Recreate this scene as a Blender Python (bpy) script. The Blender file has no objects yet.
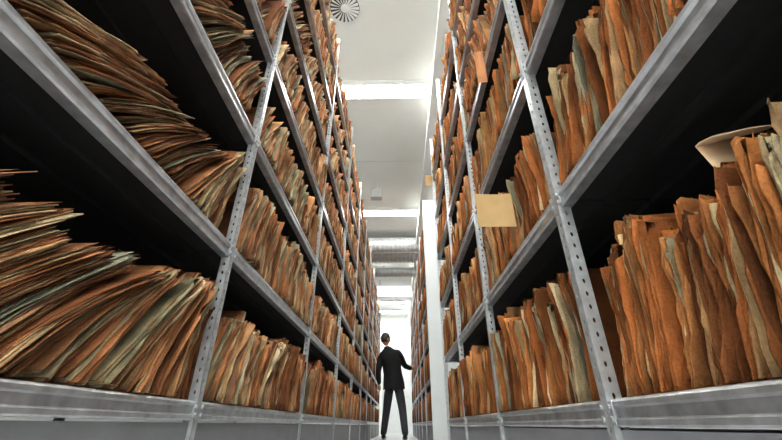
import bpy, bmesh, math, random
import numpy as np
from mathutils import Vector
random.seed(11); rng=np.random.default_rng(11)
scene=bpy.context.scene
H=0.22
AL,AR=0.47,0.35
def lin(c):
    return tuple(((v/255)/12.92 if v/255<=0.04045 else ((v/255+0.055)/1.055)**2.4) for v in c)

# ---------------- materials
def mat(name,color,rough=0.6,metal=0.0,noise=0.0,nscale=20,bump=0.0,bscale=80,emit=0.0,emitcol=None,stretch=(1,1,1)):
    m=bpy.data.materials.new(name); m.use_nodes=True
    nt=m.node_tree; b=nt.nodes['Principled BSDF']
    b.inputs['Roughness'].default_value=rough; b.inputs['Metallic'].default_value=metal
    tc=nt.nodes.new('ShaderNodeTexCoord'); mp=nt.nodes.new('ShaderNodeMapping')
    mp.inputs['Scale'].default_value=stretch
    nt.links.new(tc.outputs['Object'],mp.inputs['Vector'])
    if noise>0:
        n=nt.nodes.new('ShaderNodeTexNoise'); n.inputs['Scale'].default_value=nscale; n.inputs['Detail'].default_value=5
        nt.links.new(mp.outputs['Vector'],n.inputs['Vector'])
        r=nt.nodes.new('ShaderNodeMapRange'); r.inputs['From Min'].default_value=.3; r.inputs['From Max'].default_value=.7
        r.inputs['To Min'].default_value=1-noise; r.inputs['To Max'].default_value=1+noise
        nt.links.new(n.outputs['Fac'],r.inputs['Value'])
        mx=nt.nodes.new('ShaderNodeMix'); mx.data_type='RGBA'; mx.blend_type='MULTIPLY'; mx.inputs['Factor'].default_value=1
        mx.inputs['A'].default_value=(*color,1)
        nt.links.new(r.outputs['Result'],mx.inputs['B'])
        nt.links.new(mx.outputs['Result'],b.inputs['Base Color'])
    else:
        b.inputs['Base Color'].default_value=(*color,1)
    if bump>0:
        n2=nt.nodes.new('ShaderNodeTexNoise'); n2.inputs['Scale'].default_value=bscale; n2.inputs['Detail'].default_value=4
        nt.links.new(mp.outputs['Vector'],n2.inputs['Vector'])
        bp=nt.nodes.new('ShaderNodeBump'); bp.inputs['Strength'].default_value=bump; bp.inputs['Distance'].default_value=.004
        nt.links.new(n2.outputs['Fac'],bp.inputs['Height']); nt.links.new(bp.outputs['Normal'],b.inputs['Normal'])
    if emit>0:
        b.inputs['Emission Color'].default_value=(*(emitcol or (1,1,1)),1); b.inputs['Emission Strength'].default_value=emit
    return m
def paper_mat():
    m=bpy.data.materials.new('folder_card'); m.use_nodes=True
    nt=m.node_tree; N=nt.nodes.new; Lk=nt.links.new; b=nt.nodes['Principled BSDF']
    b.inputs['Roughness'].default_value=.92; b.inputs['Specular IOR Level'].default_value=.12
    tc=N('ShaderNodeTexCoord'); at=N('ShaderNodeAttribute'); at.attribute_name='Col'
    def noise(scale,det,lo,hi,stretch=None,dist=0):
        n=N('ShaderNodeTexNoise'); n.inputs['Scale'].default_value=scale; n.inputs['Detail'].default_value=det; n.inputs['Distortion'].default_value=dist
        if stretch:
            mp=N('ShaderNodeMapping'); mp.inputs['Scale'].default_value=stretch; Lk(tc.outputs['Object'],mp.inputs['Vector']); Lk(mp.outputs['Vector'],n.inputs['Vector'])
        else: Lk(tc.outputs['Object'],n.inputs['Vector'])
        r=N('ShaderNodeMapRange'); r.inputs['From Min'].default_value=.3; r.inputs['From Max'].default_value=.7; r.inputs['To Min'].default_value=lo; r.inputs['To Max'].default_value=hi
        Lk(n.outputs['Fac'],r.inputs['Value']); return r.outputs['Result']
    def mul(a,bb):
        x=N('ShaderNodeMath'); x.operation='MULTIPLY'; Lk(a,x.inputs[0]); Lk(bb,x.inputs[1]); return x.outputs[0]
    big=noise(9,3,.66,1.16); mid=noise(45,5,.74,1.14,(1,1,.5)); fine=noise(260,4,.80,1.12)
    ad=N('ShaderNodeMath'); ad.operation='MULTIPLY_ADD'; Lk(at.outputs['Alpha'],ad.inputs[0]); ad.inputs[1].default_value=7.0
    sep=N('ShaderNodeSeparateXYZ'); Lk(tc.outputs['Object'],sep.inputs[0]); 
    sc=N('ShaderNodeMath'); sc.operation='MULTIPLY'; Lk(sep.outputs['Y'],sc.inputs[0]); sc.inputs[1].default_value=11.0
    Lk(sc.outputs[0],ad.inputs[2])
    n1=N('ShaderNodeTexNoise'); n1.noise_dimensions='1D'; n1.inputs['Scale'].default_value=1.0; n1.inputs['Detail'].default_value=2; Lk(ad.outputs[0],n1.inputs['W'])
    r1=N('ShaderNodeMapRange'); r1.inputs['From Min'].default_value=.32; r1.inputs['From Max'].default_value=.6; r1.inputs['To Min'].default_value=.4; r1.inputs['To Max'].default_value=1.06
    Lk(n1.outputs['Fac'],r1.inputs['Value'])
    tot=mul(mul(mul(big,mid),fine),r1.outputs['Result'])
    mx=N('ShaderNodeMix'); mx.data_type='RGBA'; mx.blend_type='MULTIPLY'; mx.inputs['Factor'].default_value=1
    Lk(at.outputs['Color'],mx.inputs['A']); Lk(tot,mx.inputs['B']); Lk(mx.outputs['Result'],b.inputs['Base Color'])
    bp=N('ShaderNodeBump'); bp.inputs['Strength'].default_value=.7; bp.inputs['Distance'].default_value=.004
    Lk(mul(mid,fine),bp.inputs['Height']); Lk(bp.outputs['Normal'],b.inputs['Normal'])
    return m
M_steel=mat('galvanised_steel',(.47,.48,.50),.33,.7,noise=.25,nscale=35,bump=.08,bscale=60)
M_post=mat('galvanised_post',(.50,.52,.54),.42,.6,noise=.18,nscale=50,bump=.05)
M_shade=mat('steel_painted_shade',(.007,.007,.008),.8,0.1,noise=.2)  # near-black base colour paints in the shade under shelves and at rack backs
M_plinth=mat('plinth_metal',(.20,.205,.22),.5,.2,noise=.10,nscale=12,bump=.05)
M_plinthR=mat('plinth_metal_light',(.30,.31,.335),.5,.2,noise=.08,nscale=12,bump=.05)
M_paper=paper_mat()
M_white=mat('white_paint',(.90,.92,.905),.6,0,noise=.01,nscale=4)
M_ceil=mat('ceiling_paint',(.93,.945,.92),.8,0,noise=.02,nscale=3)
M_seam=mat('ceiling_seam',(.7,.71,.7),.8)
M_panel=mat('end_panel_white',(.60,.63,.64),.45,0,noise=.03,nscale=5)
M_floor=mat('floor_linoleum',(.45,.46,.47),.35,0,noise=.15,nscale=30)
M_lamp=mat('lamp_diffuser',(1,1,1),.5,emit=60,emitcol=(1,1,.95))
M_duct=mat('duct_steel',(.66,.68,.69),.35,.4,noise=.1)
M_vent=mat('vent_dark',(.05,.05,.05),.6)
M_card=mat('tan_card',lin((180,148,100)),.8,0,noise=.08,nscale=20,bump=.1)
M_suit=mat('jacket_cloth',(.008,.008,.010),.9,0,noise=.2,nscale=60,bump=.2)
M_trous=mat('trouser_cloth',(.06,.065,.075),.85,0,noise=.2,nscale=60,bump=.2)
M_skin=mat('skin',lin((205,150,120)),.5,0,noise=.06)
M_hair=mat('hair',(.02,.015,.012),.6,0,noise=.4,nscale=120,bump=.4)
M_shoe=mat('shoe_leather',(.012,.01,.01),.3,0,noise=.1)
M_door=mat('door_paint',(.66,.68,.69),.5,0,noise=.03)

# ---------------- mesh helpers
def mkobj(name,verts,faces,mats,parent=None,midx=None,smooth=False):
    me=bpy.data.meshes.new(name); me.from_pydata([tuple(v) for v in verts],[],faces); 
    for m in (mats if isinstance(mats,list) else [mats]): me.materials.append(m)
    if midx is not None: me.polygons.foreach_set('material_index',midx)
    if smooth: me.polygons.foreach_set('use_smooth',[True]*len(me.polygons))
    me.update()
    o=bpy.data.objects.new(name,me); scene.collection.objects.link(o)
    if parent: o.parent=parent
    return o
def empty(name,loc=(0,0,0)):
    e=bpy.data.objects.new(name,None); e.location=loc; e.empty_display_size=.1; scene.collection.objects.link(e); return e
class MB:
    def __init__(s): s.v=[];s.f=[];s.m=[]
    def box(s,x0,x1,y0,y1,z0,z1,m=0):
        n=len(s.v)
        s.v+= [(x0,y0,z0),(x1,y0,z0),(x1,y1,z0),(x0,y1,z0),(x0,y0,z1),(x1,y0,z1),(x1,y1,z1),(x0,y1,z1)]
        for f in [(0,3,2,1),(4,5,6,7),(0,1,5,4),(1,2,6,5),(2,3,7,6),(3,0,4,7)]:
            s.f.append(tuple(n+i for i in f)); s.m.append(m)
    def add(s,vs,fs,m=0):
        n=len(s.v); s.v+=vs
        for f in fs: s.f.append(tuple(n+i for i in f)); s.m.append(m)
    def cyl(s,p,axis,r,l,seg=6,m=0,r2=None):
        r2=r if r2 is None else r2
        ax=Vector(axis).normalized(); t=ax.orthogonal().normalized(); b=ax.cross(t)
        vs=[];
        for k,rr in ((0,r),(l,r2)):
            for i in range(seg):
                a=2*math.pi*i/seg
                q=Vector(p)+ax*k+t*(math.cos(a)*rr)+b*(math.sin(a)*rr); vs.append(tuple(q))
        fs=[(i,(i+1)%seg,seg+(i+1)%seg,seg+i) for i in range(seg)]+[tuple(range(seg))[::-1],tuple(range(seg,2*seg))]
        s.add(vs,fs,m)
    def obj(s,name,mats,parent=None,smooth=False):
        return mkobj(name,s.v,s.f,mats,parent,s.m,smooth)

# ---------------- shelving
PROF=[(.31,0),(.008,0),(.002,-.002),(0,-.005),(0,-.011),(.005,-.014),(.005,-.028),(0,-.031),(0,-.038),(.003,-.041),(.025,-.041)]
def shelf(mb,s,a,y0,y1,z):
    n=len(PROF); vs=[]
    for (x,dz) in PROF: vs.append((s*(a+x),y0,z+dz))
    for (x,dz) in PROF: vs.append((s*(a+x),y1,z+dz))
    fs=[(i,i+1,n+i+1,n+i) for i in range(n-1)]
    mb.add(vs,fs,0)
    x0,x1=sorted((s*(a+.012),s*(a+.315)))
    mb.box(x0,x1,y0,y1,z-.018,z-.002,1)  # slab below the steel plate, shelf shade put into its colour
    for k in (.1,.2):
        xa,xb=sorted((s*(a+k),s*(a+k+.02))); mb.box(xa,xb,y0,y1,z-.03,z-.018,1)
def perforated(mb,org,du,dv,w,L,pitch=.025,hr=.0038,m=0):
    org=Vector(org);du=Vector(du);dv=Vector(dv)
    nc=int(L/pitch)
    for k in range(nc):
        c=org+dv*(pitch*(k+.5))
        outer=[];inner=[]
        hw=w/2;hh=pitch/2
        for i in range(8):
            an=math.pi/4*i
            cx,cy=math.cos(an),math.sin(an)
            sc=max(abs(cx),abs(cy)); ox,oy=cx/sc*hw,cy/sc*hh
            outer.append(tuple(c+du*ox+dv*oy)); inner.append(tuple(c+du*(cx*hr*.8)+dv*(cy*hr*1.35)))
        fs=[(i,(i+1)%8,8+(i+1)%8,8+i) for i in range(8)]
        mb.add(outer+inner,fs,m)
def build_block(name,s,a,ys,base,pitch,nlev,top,depth=.32,plm=None):
    e=empty(name,(s*(a+depth/2),(ys[0]+ys[-1])/2,0))
    def par(o):
        o.parent=e; o.matrix_parent_inverse=e.matrix_basis.inverted()
        return o
    bpy.context.view_layer.update()
    sh=MB()
    for i in range(len(ys)-1):
        for l in range(nlev):
            shelf(sh,s,a,ys[i]+.003,ys[i+1]-.003,base+pitch*l)
    par(sh.obj('shelves',[M_steel,M_shade])); 
    po=MB()
    for y in ys:
        perforated(po,(s*(a-.003),y,0.0),(0,1,0),(0,0,1),.022,top)
        perforated(po,(s*(a+.009),y-.011,0.0),(1,0,0),(0,0,1),.024,top)
        perforated(po,(s*(a+depth-.003),y,0.0),(0,1,0),(0,0,1),.034,top,pitch=.1)
    o=par(po.obj('perforated_posts',[M_post])); md=o.modifiers.new('t','SOLIDIFY'); md.thickness=.002
    bo=MB()
    for y in ys:
        if y>5: continue
        for l in range(nlev):
            z=base+pitch*l
            for dz in (-.012,-.030):
              for dy in (-.014,.014):
                bo.cyl((s*(a-.004),y+dy,z+dz),(-s,0,0),.0045,.004,6)
            x0,x1=sorted((s*(a-.0045),s*(a-.0025)))
            bo.box(x0,x1,y-.021,y+.021,z-.038,z-.004)
    par(bo.obj('corner_gussets_and_bolts',[M_post]))
    b=MB()
    x0,x1=sorted((s*(a+.006),s*(a+depth))); b.box(x0,x1,ys[0],ys[-1],0,base-.045,0)
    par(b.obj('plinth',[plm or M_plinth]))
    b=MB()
    x0,x1=sorted((s*(a+depth),s*(a+depth+.004))); b.box(x0,x1,ys[0],ys[-1],base,top-.02,0)  # added sheet; darkness deep in the rack is put into its colour
    par(b.obj('shade_back_sheet',[M_shade]))
    b=MB()
    for y in (ys[0],ys[-1]):
        for l in range(nlev):
            z=base+pitch*l
            x0,x1=sorted((s*a,s*(a+depth))); b.box(x0,x1,y-.002,y+.002,z-.04,z)
    par(b.obj('side_rails',[M_post]))
    return e,par

ysL=[-.10+1.07*i for i in range(11)]
ysR=[-.05+.75*i for i in range(5)]
ysF=[4.26+.95*i for i in range(7)]
BL,PL=.27,.405
BR,PR=.258,.41
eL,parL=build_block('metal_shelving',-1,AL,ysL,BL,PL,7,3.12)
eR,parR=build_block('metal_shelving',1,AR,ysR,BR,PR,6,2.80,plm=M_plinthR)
eF,parF=build_block('metal_shelving',1,AR,ysF,BR,PR,6,2.80,plm=M_plinthR)
b=MB(); b.box(AR-.005,AR+.33,4.225,4.243,0.0,2.84)
parF(b.obj('end_panel',[M_panel]))

# ---------------- folders
class Acc:
    def __init__(s): s.v=[];s.f=[];s.c=[];s.n=0
_tpl={}
def tpl(NI,NJ):
    if (NI,NJ) in _tpl: return _tpl[(NI,NJ)]
    F=[];A=NI*NJ
    ix=lambda sd,i,j: sd*A+i*NJ+j
    for i in range(NI-1):
        for j in range(NJ-1):
            F.append((ix(0,i,j),ix(0,i,j+1),ix(0,i+1,j+1),ix(0,i+1,j)))
            F.append((ix(1,i,j),ix(1,i+1,j),ix(1,i+1,j+1),ix(1,i,j+1)))
    for i in range(NI-1):
        F.append((ix(0,i,0),ix(0,i+1,0),ix(1,i+1,0),ix(1,i,0)))
        F.append((ix(0,i,NJ-1),ix(1,i,NJ-1),ix(1,i+1,NJ-1),ix(0,i+1,NJ-1)))
    for j in range(NJ-1):
        F.append((ix(0,0,j),ix(1,0,j),ix(1,0,j+1),ix(0,0,j+1)))
        F.append((ix(0,NI-1,j),ix(0,NI-1,j+1),ix(1,NI-1,j+1),ix(1,NI-1,j)))
    _tpl[(NI,NJ)]=np.array(F,dtype=np.int64); return _tpl[(NI,NJ)]
LOD={0:(10,np.array([0,.005,.03,.10,.22])),1:(5,np.array([0,.02,.22])),2:(2,np.array([0,.2]))}
def slab(acc,lod,s,xf,yw,dr,q0,z0,off,t,h,lean,curve,col,wave,jag,ph,fq):
    NI,D=LOD[lod]; NJ=len(D)
    u=np.linspace(0,1,NI)
    phi=lean+curve*(u-.35)
    dh=h/(NI-1)
    pm=(phi[1:]+phi[:-1])/2
    q=q0-np.concatenate([[0],np.cumsum(np.sin(pm)*dh)])
    z=np.concatenate([[0],np.cumsum(np.cos(pm)*dh)])
    nq=np.cos(phi); nz=np.sin(phi)
    Dg=np.tile(D,(NI,1)).astype(float)
    if lod<2:
        jj=rng.normal(0,jag,NI); 
        if rng.random()<.16: jj[rng.integers(0,NI)]+=rng.uniform(.003,.010)
        Dg[:,0]+=jj
        cr=abs(rng.normal(0,.008)); Dg[-1,0]+=cr
        Dg[0,0]+=abs(rng.normal(0,.003))
        Dg+= rng.normal(0,.016)*(u-.5)[:,None]
    ws=wave*np.sin(u*fq+ph)[:,None]*np.exp(-D/.06)[None,:]
    if lod==0:
        ws=ws+rng.normal(0,.00025,(NI,NJ))
        if rng.random()<.12: ws[-3:,0]+= rng.normal(0,.005)*np.array([.2,.5,1.0])
    topj=np.zeros((NI,NJ)); 
    if lod<2:
        topj[-1,:]=rng.normal(0,jag*1.3,NJ)
        if rng.random()<.18: topj[-1,0]-=rng.uniform(.004,.022)
    out=[]
    for o in (off,off+t):
        oo=o+ws
        Q=q[:,None]+nq[:,None]*oo-np.sin(phi)[:,None]*topj
        Z=z0+z[:,None]+nz[:,None]*oo+np.cos(phi)[:,None]*topj
        X=s*(xf+Dg)
        Y=yw+dr*Q
        out.append(np.stack([X,Y,Z],-1).reshape(-1,3))
    V=np.concatenate(out)
    V[:,2]=np.maximum(V[:,2],z0+.0005)
    acc.v.append(V)
    F=tpl(NI,NJ)
    if (dr*s)<0: F=F[:,::-1]
    acc.f.append(F+acc.n); acc.n+=len(V)
    C=np.tile(np.array([*col,1.0]),(len(V),1)); r0=rng.uniform(0,40); C[:len(V)//2,3]=r0; C[len(V)//2:,3]=r0+t/.0022
    acc.c.append(C)
covL=[(170,110,72),(154,98,62),(182,124,82),(138,86,54),(190,142,100),(164,106,68),(148,92,58),(176,148,112),(150,142,112),(126,78,48),(184,122,78),(158,116,86)]
covR=[(188,116,64),(170,100,54),(200,132,78),(144,84,46),(204,148,94),(186,116,64),(158,94,50),(178,106,56),(170,124,84),(132,80,46),(190,112,60),(192,150,108)]
pages=[(206,180,138),(188,162,122),(216,196,158),(176,144,104),(194,152,108),(170,150,118)]
def jcol(c,k=.18):
    m=max(.45,random.gauss(.95,k)); w=random.gauss(0,.035)
    r=lin(c); return (min(1,r[0]*m*(1+w)),min(1,r[1]*m),min(1,r[2]*m*(1-w)))
def fill(acc,s,a,y0,y1,z0,lod,leanfn,wallfar,cov,hmean=.262,hmax=.345,pagef=.5,set0=.014,tint=None,chaos=1.0,wv=.7):
    y0+=.014;y1-=.014
    yw,dr=(y1,-1) if wallfar else (y0,1)
    L=y1-y0
    q=hmean*math.sin(max(.0,leanfn(0)))*.9
    pl=leanfn(0); setb=set0; hrun=hmean
    clump=0;cl_l=0;cl_h=0;cl_s=0
    while True:
        if clump<=0:
            clump=random.randint(2,9); cl_l=random.gauss(0,.045*chaos); cl_h=random.gauss(0,.014*chaos); cl_s=random.gauss(0,.010)
            clc=random.choice(cov)
        clump-=1
        lean=leanfn(q)+random.gauss(0,.014*chaos)+cl_l
        c=clc if random.random()<.35 else random.choice(cov)
        if random.random()<.04: c=(156,152,128)
        if random.random()<.06: c=(206,180,140)
        tc=None
        if tint:
            tc=tint(yw+dr*q)
            if tc: c=tc
        hrun=.75*hrun+.25*random.gauss(hmean,.03)
        h=min(hmax/max(.5,math.cos(lean))*.97,hrun+random.gauss(0,.010)+cl_h, .34)
        if random.random()<.04: h+=.02
        h=min(h,hmax)
        setb=.8*setb+.2*random.gauss(set0,.014)
        xf=a+setb+cl_s+random.gauss(0,.006)
        xf=max(xf,a+.001-.012*(random.random()<.15))
        curve=random.gauss(.08,.08)+.18*lean
        if lod==0: ns=random.choice([3,4,5,6,8,10,12]); tr=(.0006,.0018)
        elif lod==1: ns=random.choice([2,3,4]); tr=(.002,.0048)
        else: ns=random.choice([1,2]); tr=(.005,.011)
        off=0; cc=jcol(c)
        w=random.uniform(.0004,.0028)*wv if lod==0 else .001
        ph=random.uniform(0,6.28); fq=random.uniform(2,6)
        for k in range(ns):
            edge=(k==0 or k==ns-1)
            if edge or random.random()>pagef:
                t=random.uniform(*tr)*.85; col=cc if random.random()<.7 or tc else jcol(random.choice(cov)); hh=h+random.gauss(0,.003); xx=xf
            else:
                t=random.uniform(*tr)*1.3; col=jcol(random.choice(pages),.12); hh=h-abs(random.gauss(.006,.007)); xx=xf+abs(random.gauss(.002,.004))
            if lod==0 and random.random()<.10: xx-=random.uniform(.002,.010)
            g=random.uniform(.0001,.0009) if lod==0 else 0
            slab(acc,lod,s,xx,yw,dr,q,z0+.001,off,t,hh,lean,curve,col,w,.0018 if lod==0 else .0025,ph+random.gauss(0,.3),fq)
            off+=t+g
        off+=random.uniform(.0003,.0024)
        nl=leanfn(q+off)
        q+=off/math.cos(lean)+ max(0,nl-pl)*h*.40/max(.4,math.cos(lean)); pl=nl
        if q+ .010> L: break
def finish(acc,name):
    V=np.concatenate(acc.v);F=np.concatenate(acc.f);C=np.concatenate(acc.c)
    me=bpy.data.meshes.new(name)
    me.vertices.add(len(V)); me.vertices.foreach_set('co',V.ravel())
    me.loops.add(F.size); me.loops.foreach_set('vertex_index',F.ravel().astype(np.int32))
    me.polygons.add(len(F)); me.polygons.foreach_set('loop_start',np.arange(0,F.size,4,dtype=np.int32))
    me.polygons.foreach_set('loop_total',np.full(len(F),4,dtype=np.int32))
    me.update(calc_edges=True)
    at=me.color_attributes.new('Col','FLOAT_COLOR','POINT'); at.data.foreach_set('color',C.ravel())
    me.materials.append(M_paper)
    o=bpy.data.objects.new(name,me); scene.collection.objects.link(o); return o

acc=Acc()
for i in range(len(ysL)-1):
    for l in range(7):
        lod=0 if i<=1 else (1 if i<=3 else 2)
        if i==0:
            k=[1.45,1.5,1.3,.8,.6,.5,.5][l]; m=[.78,.98,.8,.6,.5,.4,.4][l]; b0=[.12,.2,.2,.2,.1,.1,.1][l]
            hm=[.305,.285,.28,.27,.27,.27,.27][l]
        else:
            k=random.uniform(.1,.7); m=random.uniform(.15,.6); b0=random.uniform(.04,.15); hm=.258
        if l==0 and i==0: fn=lambda q:min(.78,.12+1.0*q+1.2*q*q)
        else: fn=(lambda b0,k,m:(lambda q:min(m,b0+k*q)))(b0,k,m)
        fill(acc,-1,AL,ysL[i],ysL[i+1],BL+PL*l,lod,fn,True,covL,hmean=hm,pagef=.5,chaos=.9 if l==0 else 1.3)
fL=finish(acc,'archive_folders')
acc=Acc()
def tintR(y):
    if .672<y<.70: return (140,134,112)
    if .745<y<.757: return (176,184,144)
    return None
for i in range(len(ysR)-1):
    for l in range(6):
        lod=0 if i<=1 else 1
        if i==0:
            b0=.24;k=-.14;m=.32; wf=False; hm=.224 if l==0 else .245
        else:
            hm=.25
            b0=random.uniform(.03,.12);k=random.uniform(0,.4);m=random.uniform(.1,.35); wf=random.random()<.6
            if i==1 and l==0: b0,k,m,wf=.06,.1,.15,True
        fn=(lambda b0,k,m:(lambda q:min(m,b0+k*q)))(b0,k,m)
        fill(acc,1,AR,ysR[i],ysR[i+1],BR+PR*l,lod,fn,wf,covR,hmean=hm,pagef=.28,set0=.03 if i==0 else .02,tint=tintR if l==0 else None,chaos=.6,wv=.4)
fR=finish(acc,'archive_folders')
acc=Acc()
for i in range(len(ysF)-1):
    for l in range(6):
        fn=(lambda b0:(lambda q:b0))(random.uniform(.02,.2))
        fill(acc,1,AR,ysF[i],ysF[i+1],BR+PR*l,2,fn,random.random()<.5,covR,set0=.01)
fF=finish(acc,'archive_folders')

# ---------------- tan divider cards
def card(name,x0,x1,y,z0,z1,tilt=.0,bend=.006,m=M_card):
    n=6; vs=[];fs=[]
    for sd in (0,.0012):
        for i in range(n):
            for j in range(n):
                u=i/(n-1);v=j/(n-1)
                vs.append((x0+(x1-x0)*u+tilt*v*.02, y+sd+bend*math.sin(u*3.1)*v, z0+(z1-z0)*v+tilt*u*.05))
    A=n*n
    for i in range(n-1):
        for j in range(n-1):
            a=i*n+j; fs.append((a,a+n,a+n+1,a+1)); fs.append((A+a,A+a+1,A+a+n+1,A+a+n))
    for i in range(n-1):
        fs.append((i,i+1,A+i+1,A+i)); q=(n-1)*n+i; fs.append((q,A+q,A+q+1,q+1))
        fs.append((i*n,A+i*n,A+(i+1)*n,(i+1)*n)); q=i*n+n-1; fs.append((q,q+n,A+q+n,A+q))
    return mkobj(name,vs,fs,m,smooth=False)
card('divider_card',.238,.348,.96,H+.503,H+.617,.0)
card('divider_card',.28,.346,2.93,H+1.98,H+2.10,-.1)
M_card2=mat('brown_card',lin((186,122,74)),.8,0,noise=.1,nscale=20)
card('divider_card',.31,.346,.98,H+1.12,H+1.30,.1,m=M_card2)
M_beige=mat('beige_paper',lin((206,176,142)),.8,0,noise=.08,nscale=30,bump=.15)
n=9; vs=[];fs=[]
for sd in (0,.0015):
    for i in range(n):
        for j in range(4):
            u=i/(n-1); v=j/3
            x=.366+.055*v
            if u<.6: yy=.318+.045*u/.6; zz=.500+.022*u/.6
            else: yy=.363-.010*(u-.6)/.4; zz=.522-.045*(u-.6)/.4
            vs.append((x,yy,zz+.010*v+sd+.002*math.sin(u*7+v*3)))
A=n*4
for i in range(n-1):
    for j in range(3):
        a=i*4+j; fs.append((a,a+1,a+5,a+4)); fs.append((A+a,A+a+4,A+a+5,A+a+1))
for i in range(n-1):
    fs.append((i*4,i*4+4,A+i*4+4,A+i*4)); q=i*4+3; fs.append((q,A+q,A+q+4,q+4))
for j in range(3):
    fs.append((j,A+j,A+j+1,j+1)); q=(n-1)*4+j; fs.append((q,q+1,A+q+1,A+q))
mkobj('folded_paper',vs,fs,M_beige)
# ---------------- room
CZ=3.82
def room(name,x0,x1,y0,y1,z0,z1,m):
    b=MB(); b.box(x0,x1,y0,y1,z0,z1); return b.obj(name,[m])
X0,X1,Y0,Y1=-2.0,2.0,-4.2,14.0
room('floor',X0-.1,X1+.1,Y0-.1,Y1+.1,-.1,0,M_floor)
room('ceiling',X0-.1,X1+.1,Y0-.1,Y1+.1,CZ,CZ+.1,M_ceil)
room('wall_left',X0-.1,X0,Y0,Y1,0,CZ,M_white)
room('wall_right',X1,X1+.1,Y0,Y1,0,CZ,M_white)
room('wall_front',X0,X1,Y1,Y1+.1,0,CZ,M_white)
room('wall_back',X0,X1,Y0-.1,Y0,0,CZ,M_white)
b=MB(); 
for y in (-2.4,1.7,4.65,7.0,10.6,12.9):
    b.box(X0,X1,y-.004,y+.004,CZ-.003,CZ)
b.obj('trim_1',[M_seam])
def lamp(y,length=1.9,x=0.0):
    e=empty('ceiling_light',(x,y,CZ))
    h=MB(); 
    L=length/2
    h.box(-L,L,-.11,.11,-.045,0)
    h.box(-L,L,-.11,-.10,-.075,-.045); h.box(-L,L,.10,.11,-.075,-.045)
    h.box(-L,-L+.01,-.11,.11,-.075,-.045); h.box(L-.01,L,-.11,.11,-.075,-.045)
    h.obj('housing',[M_white],e)
    d=MB(); d.box(-L+.012,L-.012,-.085,.085,-.072,-.0455); d.obj('diffuser',[M_lamp],e)
for y in (-3.8,-2.9,-2.0,-1.1,.25,1.4,3.2,6.15,9.1,12.05,13.2): lamp(y)  # those behind the camera, one overhead and the last are added for extra light
b=MB(); b.box(.40,.52,.2,13.9,CZ-.34,CZ-.22)
for y in np.arange(.8,13.5,1.5): b.box(.44,.48,y-.01,y+.01,CZ-.22,CZ)
b.obj('ceiling_cable_trunking',[M_white])
def spiral_duct(y,z,r,x0,x1):
    n=24; vs=[];fs=[]; rings=[]
    x=x0;k=0
    while x<x1:
        rr=r*(1.05 if k%3==0 else 1.0); rings.append((x,rr)); x+=.03;k+=1
    for (x,rr) in rings:
        for i in range(n):
            a=2*math.pi*i/n; vs.append((x,y+rr*math.cos(a),z+rr*math.sin(a)))
    for k in range(len(rings)-1):
        for i in range(n):
            fs.append((k*n+i,k*n+(i+1)%n,(k+1)*n+(i+1)%n,(k+1)*n+i))
    fs.append(tuple(range(n))); fs.append(tuple(range((len(rings)-1)*n,len(rings)*n))[::-1])
    return mkobj('ventilation_duct',vs,fs,M_duct,smooth=False)
spiral_duct(7.1,CZ-.30,.16,-1.8,1.8)
spiral_duct(7.65,CZ-.30,.16,-1.8,1.8)
spiral_duct(8.3,CZ-.45,.11,-1.8,1.8)
b=MB()
for yy in (10.0,):
    b.box(-1.7,1.7,yy,yy+.35,CZ-.5,CZ-.2)
    for x in np.arange(-1.6,1.7,.2): b.box(x-.01,x+.01,yy-.01,yy+.36,CZ-.51,CZ-.19)
    b.box(-.5,-.47,yy+.1,yy+.13,CZ-.2,CZ); b.box(.47,.5,yy+.1,yy+.13,CZ-.2,CZ)
b.obj('air_supply_duct',[M_duct])
e=empty('ceiling_vent',(-.49,2.2,CZ))
b=MB(); b.cyl((0,0,-.012),(0,0,1),.17,.012,32); b.obj('rim',[M_white],e)
b=MB(); b.cyl((0,0,-.014),(0,0,1),.145,.002,32); b.obj('throat',[M_vent],e)
b=MB()
for i in range(20):
    a=2*math.pi*i/20
    ca,sa=math.cos(a),math.sin(a)
    vs=[]
    for (r,ww) in ((.035,.004),(.14,.013)):
        for (tt,zz) in ((-ww,-.016),(ww,-.024)):
            vs.append((ca*r-sa*tt,sa*r+ca*tt,zz))
    b.add(vs,[(0,2,3,1)])
b.cyl((0,0,-.026),(0,0,1),.04,.012,16)
b.obj('swirl_blades',[M_white],e)
for y in (5.2,8.9):
    b=MB(); b.box(-.42,-.24,y,y+.12,CZ-.30,CZ-.14); b.box(-.40,-.26,y-.006,y,CZ-.28,CZ-.16); b.box(-.34,-.32,y+.05,y+.07,CZ-.14,CZ)
    b.obj('junction_box',[M_panel])
e=empty('door_1',(.0,Y1,0))
b=MB(); b.box(-.45,.45,-.05,-.005,0.0,2.05); b.obj('leaf',[M_door],e)
b=MB(); b.box(-.52,-.45,-.07,-.001,0,2.12); b.box(.45,.52,-.07,-.001,0,2.12); b.box(-.52,.52,-.07,-.001,2.05,2.12); b.obj('frame',[M_panel],e)
b=MB(); b.cyl((.38,-.05,1.05),(0,-1,0),.012,.05,10); b.box(.28,.39,-.11,-.095,1.04,1.06); b.obj('handle',[M_post],e)

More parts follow.
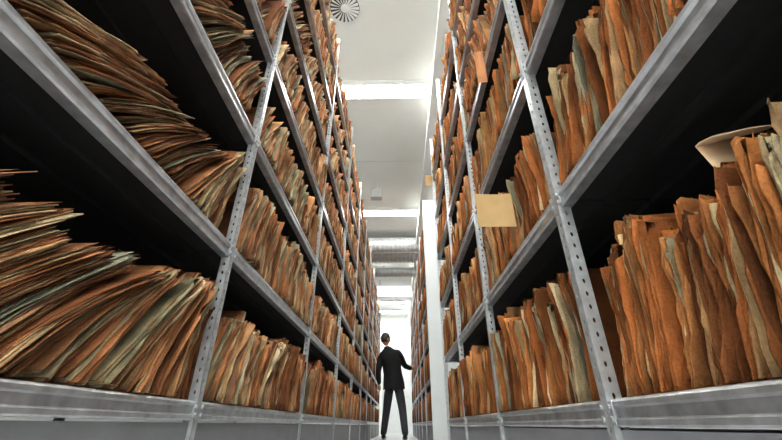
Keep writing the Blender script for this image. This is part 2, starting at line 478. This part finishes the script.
# ---------------- man
def skin(verts,edges,radii,roots,sub=2):
    me=bpy.data.meshes.new('t'); me.from_pydata(verts,edges,[])
    o=bpy.data.objects.new('t',me); scene.collection.objects.link(o)
    m=o.modifiers.new('s','SKIN'); m.use_smooth_shade=True; m.branch_smoothing=.6
    sv=me.skin_vertices[0].data
    for i,r in enumerate(radii):
        sv[i].radius=r if isinstance(r,tuple) else (r,r); sv[i].use_root=(i in roots)
    s=o.modifiers.new('u','SUBSURF'); s.levels=sub; s.render_levels=sub
    dg=bpy.context.evaluated_depsgraph_get(); dg.update()
    nm=bpy.data.meshes.new_from_object(o.evaluated_get(dg))
    bpy.data.objects.remove(o); return nm
man=empty('man',(-.08,7.36,0))
def padd(me,name,mats,fn=None):
    me.name=name; me.materials.clear()
    for m in mats: me.materials.append(m)
    if fn:
        for p in me.polygons: p.material_index=fn(p.center)
    me.polygons.foreach_set('use_smooth',[True]*len(me.polygons))
    o=bpy.data.objects.new(name,me); scene.collection.objects.link(o); o.parent=man; o.location=(.08,-7.36,0)
    return o
Y=7.36
FR=(.12,Y-.10); FLt=(-.26,Y+.36)
V=[(-.07,Y,.93),(-.08,Y,1.08),(-.11,Y,1.25),(-.14,Y,1.38),(-.175,Y,1.47),(-.20,Y+.01,1.55),
 (-.03,Y-.05,1.42),(.03,Y-.07,1.38),(.14,Y+.10,1.19),(.262,Y+.30,1.17),
 (-.25,Y+.06,1.42),(-.305,Y+.09,1.37),(-.36,Y+.06,1.10),(-.34,Y+.16,.87),
 (.01,Y-.02,.84),(.08,Y+.02,.48),(FR[0],FR[1],.10),(FR[0]+.01,FR[1]+.09,.05),
 (-.15,Y+.03,.84),(-.20,Y+.24,.49),(FLt[0],FLt[1],.10),(FLt[0]-.01,FLt[1]+.09,.05)]
E=[(0,1),(1,2),(2,3),(3,4),(4,5),(3,6),(6,7),(7,8),(8,9),(3,10),(10,11),(11,12),(12,13),(0,14),(14,15),(15,16),(16,17),(0,18),(18,19),(19,20),(20,21)]
R=[(.145,.12),(.135,.11),(.145,.115),(.14,.11),(.07,.065),.050, .075,.072,.055,.040, .075,.072,.055,.040, .10,.076,.062,.045,.10,.076,.062,.045]
bm_=skin(V,E,R,{0})
padd(bm_,'body',[M_suit,M_trous,M_skin],lambda c: 2 if (c.z>1.50 and abs(c.x+.19)<.1) else (1 if (c.z<.90 and c.x>-.29) else 0))
rings=[(.78,-.07,.205,.155),(.90,-.07,.198,.145),(1.02,-.08,.182,.13),(1.14,-.10,.178,.125),(1.27,-.12,.195,.13),(1.36,-.135,.205,.125),(1.42,-.142,.19,.11),(1.46,-.16,.13,.095),(1.49,-.175,.085,.08),(1.52,-.187,.062,.066)]
n=28; vs=[];fs=[]; ca,sa=math.cos(-.45),math.sin(-.45)
for (z,cx,rx,ry) in rings:
    for i in range(n):
        a=2*math.pi*i/n; f=1+.03*math.sin(5*a+z*9); px,py=rx*math.cos(a)*f,ry*math.sin(a)*f
        vs.append((cx+px*ca-py*sa, Y+px*sa+py*ca, z+ (.012*math.sin(3*a) if z<.85 else 0)))
for k in range(len(rings)-1):
    for i in range(n): fs.append((k*n+i,k*n+(i+1)%n,(k+1)*n+(i+1)%n,(k+1)*n+i))
me=bpy.data.meshes.new('jacket'); me.from_pydata(vs,[],fs)
padd(me,'jacket',[M_suit])
yaw=-.95
me=bpy.data.meshes.new('head'); bm=bmesh.new(); bmesh.ops.create_uvsphere(bm,u_segments=48,v_segments=36,radius=1)
for v in bm.verts:
    x,y,z=v.co
    w=1-.22*max(0,-z)**1.3
    if y>0: w*= (1-.10*max(0,-z))
    v.co=Vector((x*.076*w,y*.094*w,z*.118))
    if y>.2:
        g=math.exp(-((v.co.x)/.012)**2-((v.co.z+.018)/.022)**2); v.co.y+=.024*g
        for sx in(-1,1):
            g=math.exp(-((v.co.x-sx*.03)/.014)**2-((v.co.z-.005)/.012)**2); v.co.y-=.009*g
        g=math.exp(-((v.co.x)/.022)**2-((v.co.z+.055)/.006)**2); v.co.y+=.005*g
        g=math.exp(-((v.co.x)/.025)**2-((v.co.z+.095)/.018)**2); v.co.y+=.010*g
def rot(p):
    c,s=math.cos(yaw),math.sin(yaw); return Vector((p.x*c-p.y*s-.222,p.x*s+p.y*c+Y+.015,p.z+1.66))
hd=bm.copy()
for v in bm.verts: v.co=rot(v.co)
bm.to_mesh(me); bm.free(); padd(me,'head',[M_skin])
me=bpy.data.meshes.new('hair'); 
for v in hd.verts: v.co=Vector((v.co.x*1.09,v.co.y*1.08-.004,v.co.z*1.07+.004))
dele=[v for v in hd.verts if (v.co.y>.035 and v.co.z<.062) or (v.co.z<-.06) or (v.co.y>-.01 and v.co.z<-.0)]
bmesh.ops.delete(hd,geom=dele,context='VERTS')
for v in hd.verts: v.co=rot(v.co+Vector((random.gauss(0,.001),random.gauss(0,.001),random.gauss(0,.001))))
hd.to_mesh(me); hd.free(); o=padd(me,'hair',[M_hair]); md=o.modifiers.new('t','SOLIDIFY'); md.thickness=.006
for sx in (-1,1):
    me=bpy.data.meshes.new('ear'); bm=bmesh.new(); bmesh.ops.create_uvsphere(bm,u_segments=12,v_segments=10,radius=1)
    for v in bm.verts:
        v.co=Vector((v.co.x*.008+sx*.077,v.co.y*.018-.006,v.co.z*.031-.005)); v.co=rot(v.co)
    bm.to_mesh(me); bm.free(); padd(me,'ear',[M_skin])
    me=bpy.data.meshes.new('eye'); bm=bmesh.new(); bmesh.ops.create_uvsphere(bm,u_segments=12,v_segments=10,radius=.011)
    for v in bm.verts: v.co=rot(v.co+Vector((sx*.03,.073,.005)))
    bm.to_mesh(me); bm.free(); padd(me,'eye',[M_white])
def hand(wrist,dirv,side,curl,name,spread):
    d=Vector(dirv).normalized(); sd=Vector(side).normalized(); nrm=d.cross(sd).normalized()
    w=Vector(wrist); V=[];E=[];R=[];roots=set()
    def chain(pts,rs):
        n=len(V); roots.add(n)
        for p,r in zip(pts,rs): V.append(tuple(p)); R.append(r)
        for i in range(len(pts)-1): E.append((n+i,n+i+1))
    chain([w-d*.02,w+d*.03,w+d*.085],[(.026,.020),(.036,.018),(.042,.015)])
    for k,(o,l) in enumerate(((-.030,.068),(-.010,.078),(.011,.072),(.031,.056))):
        p=w+d*.07+sd*o; pts=[p];ang=0
        q=p+d*.022+sd*o*spread; pts.append(q)
        for seg in (.42,.32,.26):
            ang+=curl; dv=d*math.cos(ang)+nrm*math.sin(ang)
            q=q+dv*l*seg; pts.append(q)
        chain(pts,[.010,.0095,.009,.008,.0065])
    p=w+d*.02-sd*.022
    chain([p,p-sd*.022+d*.02,p-sd*.036+d*.045+nrm*.008,p-sd*.038+d*.066+nrm*.015],[.013,.012,.010,.008])
    me=skin(V,E,R,roots,2); padd(me,name,[M_skin])
hand((.267,Y+.31,1.17),(.42,.75,.05),(0,.1,-1),-.22,'hand_right',.1)
hand((-.34,Y+.165,.86),(.05,.12,-1),(.1,-1,0),.3,'hand_left',.05)
for (x,y) in (FR,FLt):
    vs=[];fs=[];n=16; secs=[(-.07,.030,.07),(-.05,.038,.095),(0,.040,.10),(.05,.042,.075),(.11,.048,.055),(.16,.044,.042),(.19,.025,.030)]
    for (dy,hw,hh) in secs:
        for i in range(n):
            a=2*math.pi*i/n; cz=math.sin(a)
            vs.append((x+hw*math.cos(a), y+dy, max(0.001,hh/2+hh/2*cz*1.05)))
    for k in range(len(secs)-1):
        for i in range(n): fs.append((k*n+i,k*n+(i+1)%n,(k+1)*n+(i+1)%n,(k+1)*n+i))
    fs.append(tuple(range(n))); fs.append(tuple(range((len(secs)-1)*n,len(secs)*n)))
    me=bpy.data.meshes.new('shoe'); me.from_pydata(vs,[],fs); padd(me,'shoe',[M_shoe])

# ---------------- world, camera, colour
w=bpy.data.worlds.new('World'); scene.world=w; w.use_nodes=True
w.node_tree.nodes['Background'].inputs['Color'].default_value=(.6,.65,.7,1); w.node_tree.nodes['Background'].inputs['Strength'].default_value=.3
cam=bpy.data.cameras.new('Camera'); cam.sensor_width=36; cam.lens=373/782*36; cam.clip_start=.01
co=bpy.data.objects.new('Camera',cam); scene.collection.objects.link(co); scene.camera=co
co.location=(0,0,H); co.rotation_euler=(math.radians(90+28.79),0,math.radians(.94))
scene.view_settings.view_transform='Standard'
scene.view_settings.look='None'
scene.view_settings.exposure=0
print('VERTS',sum(len(o.data.vertices) for o in scene.objects if o.type=='MESH'))
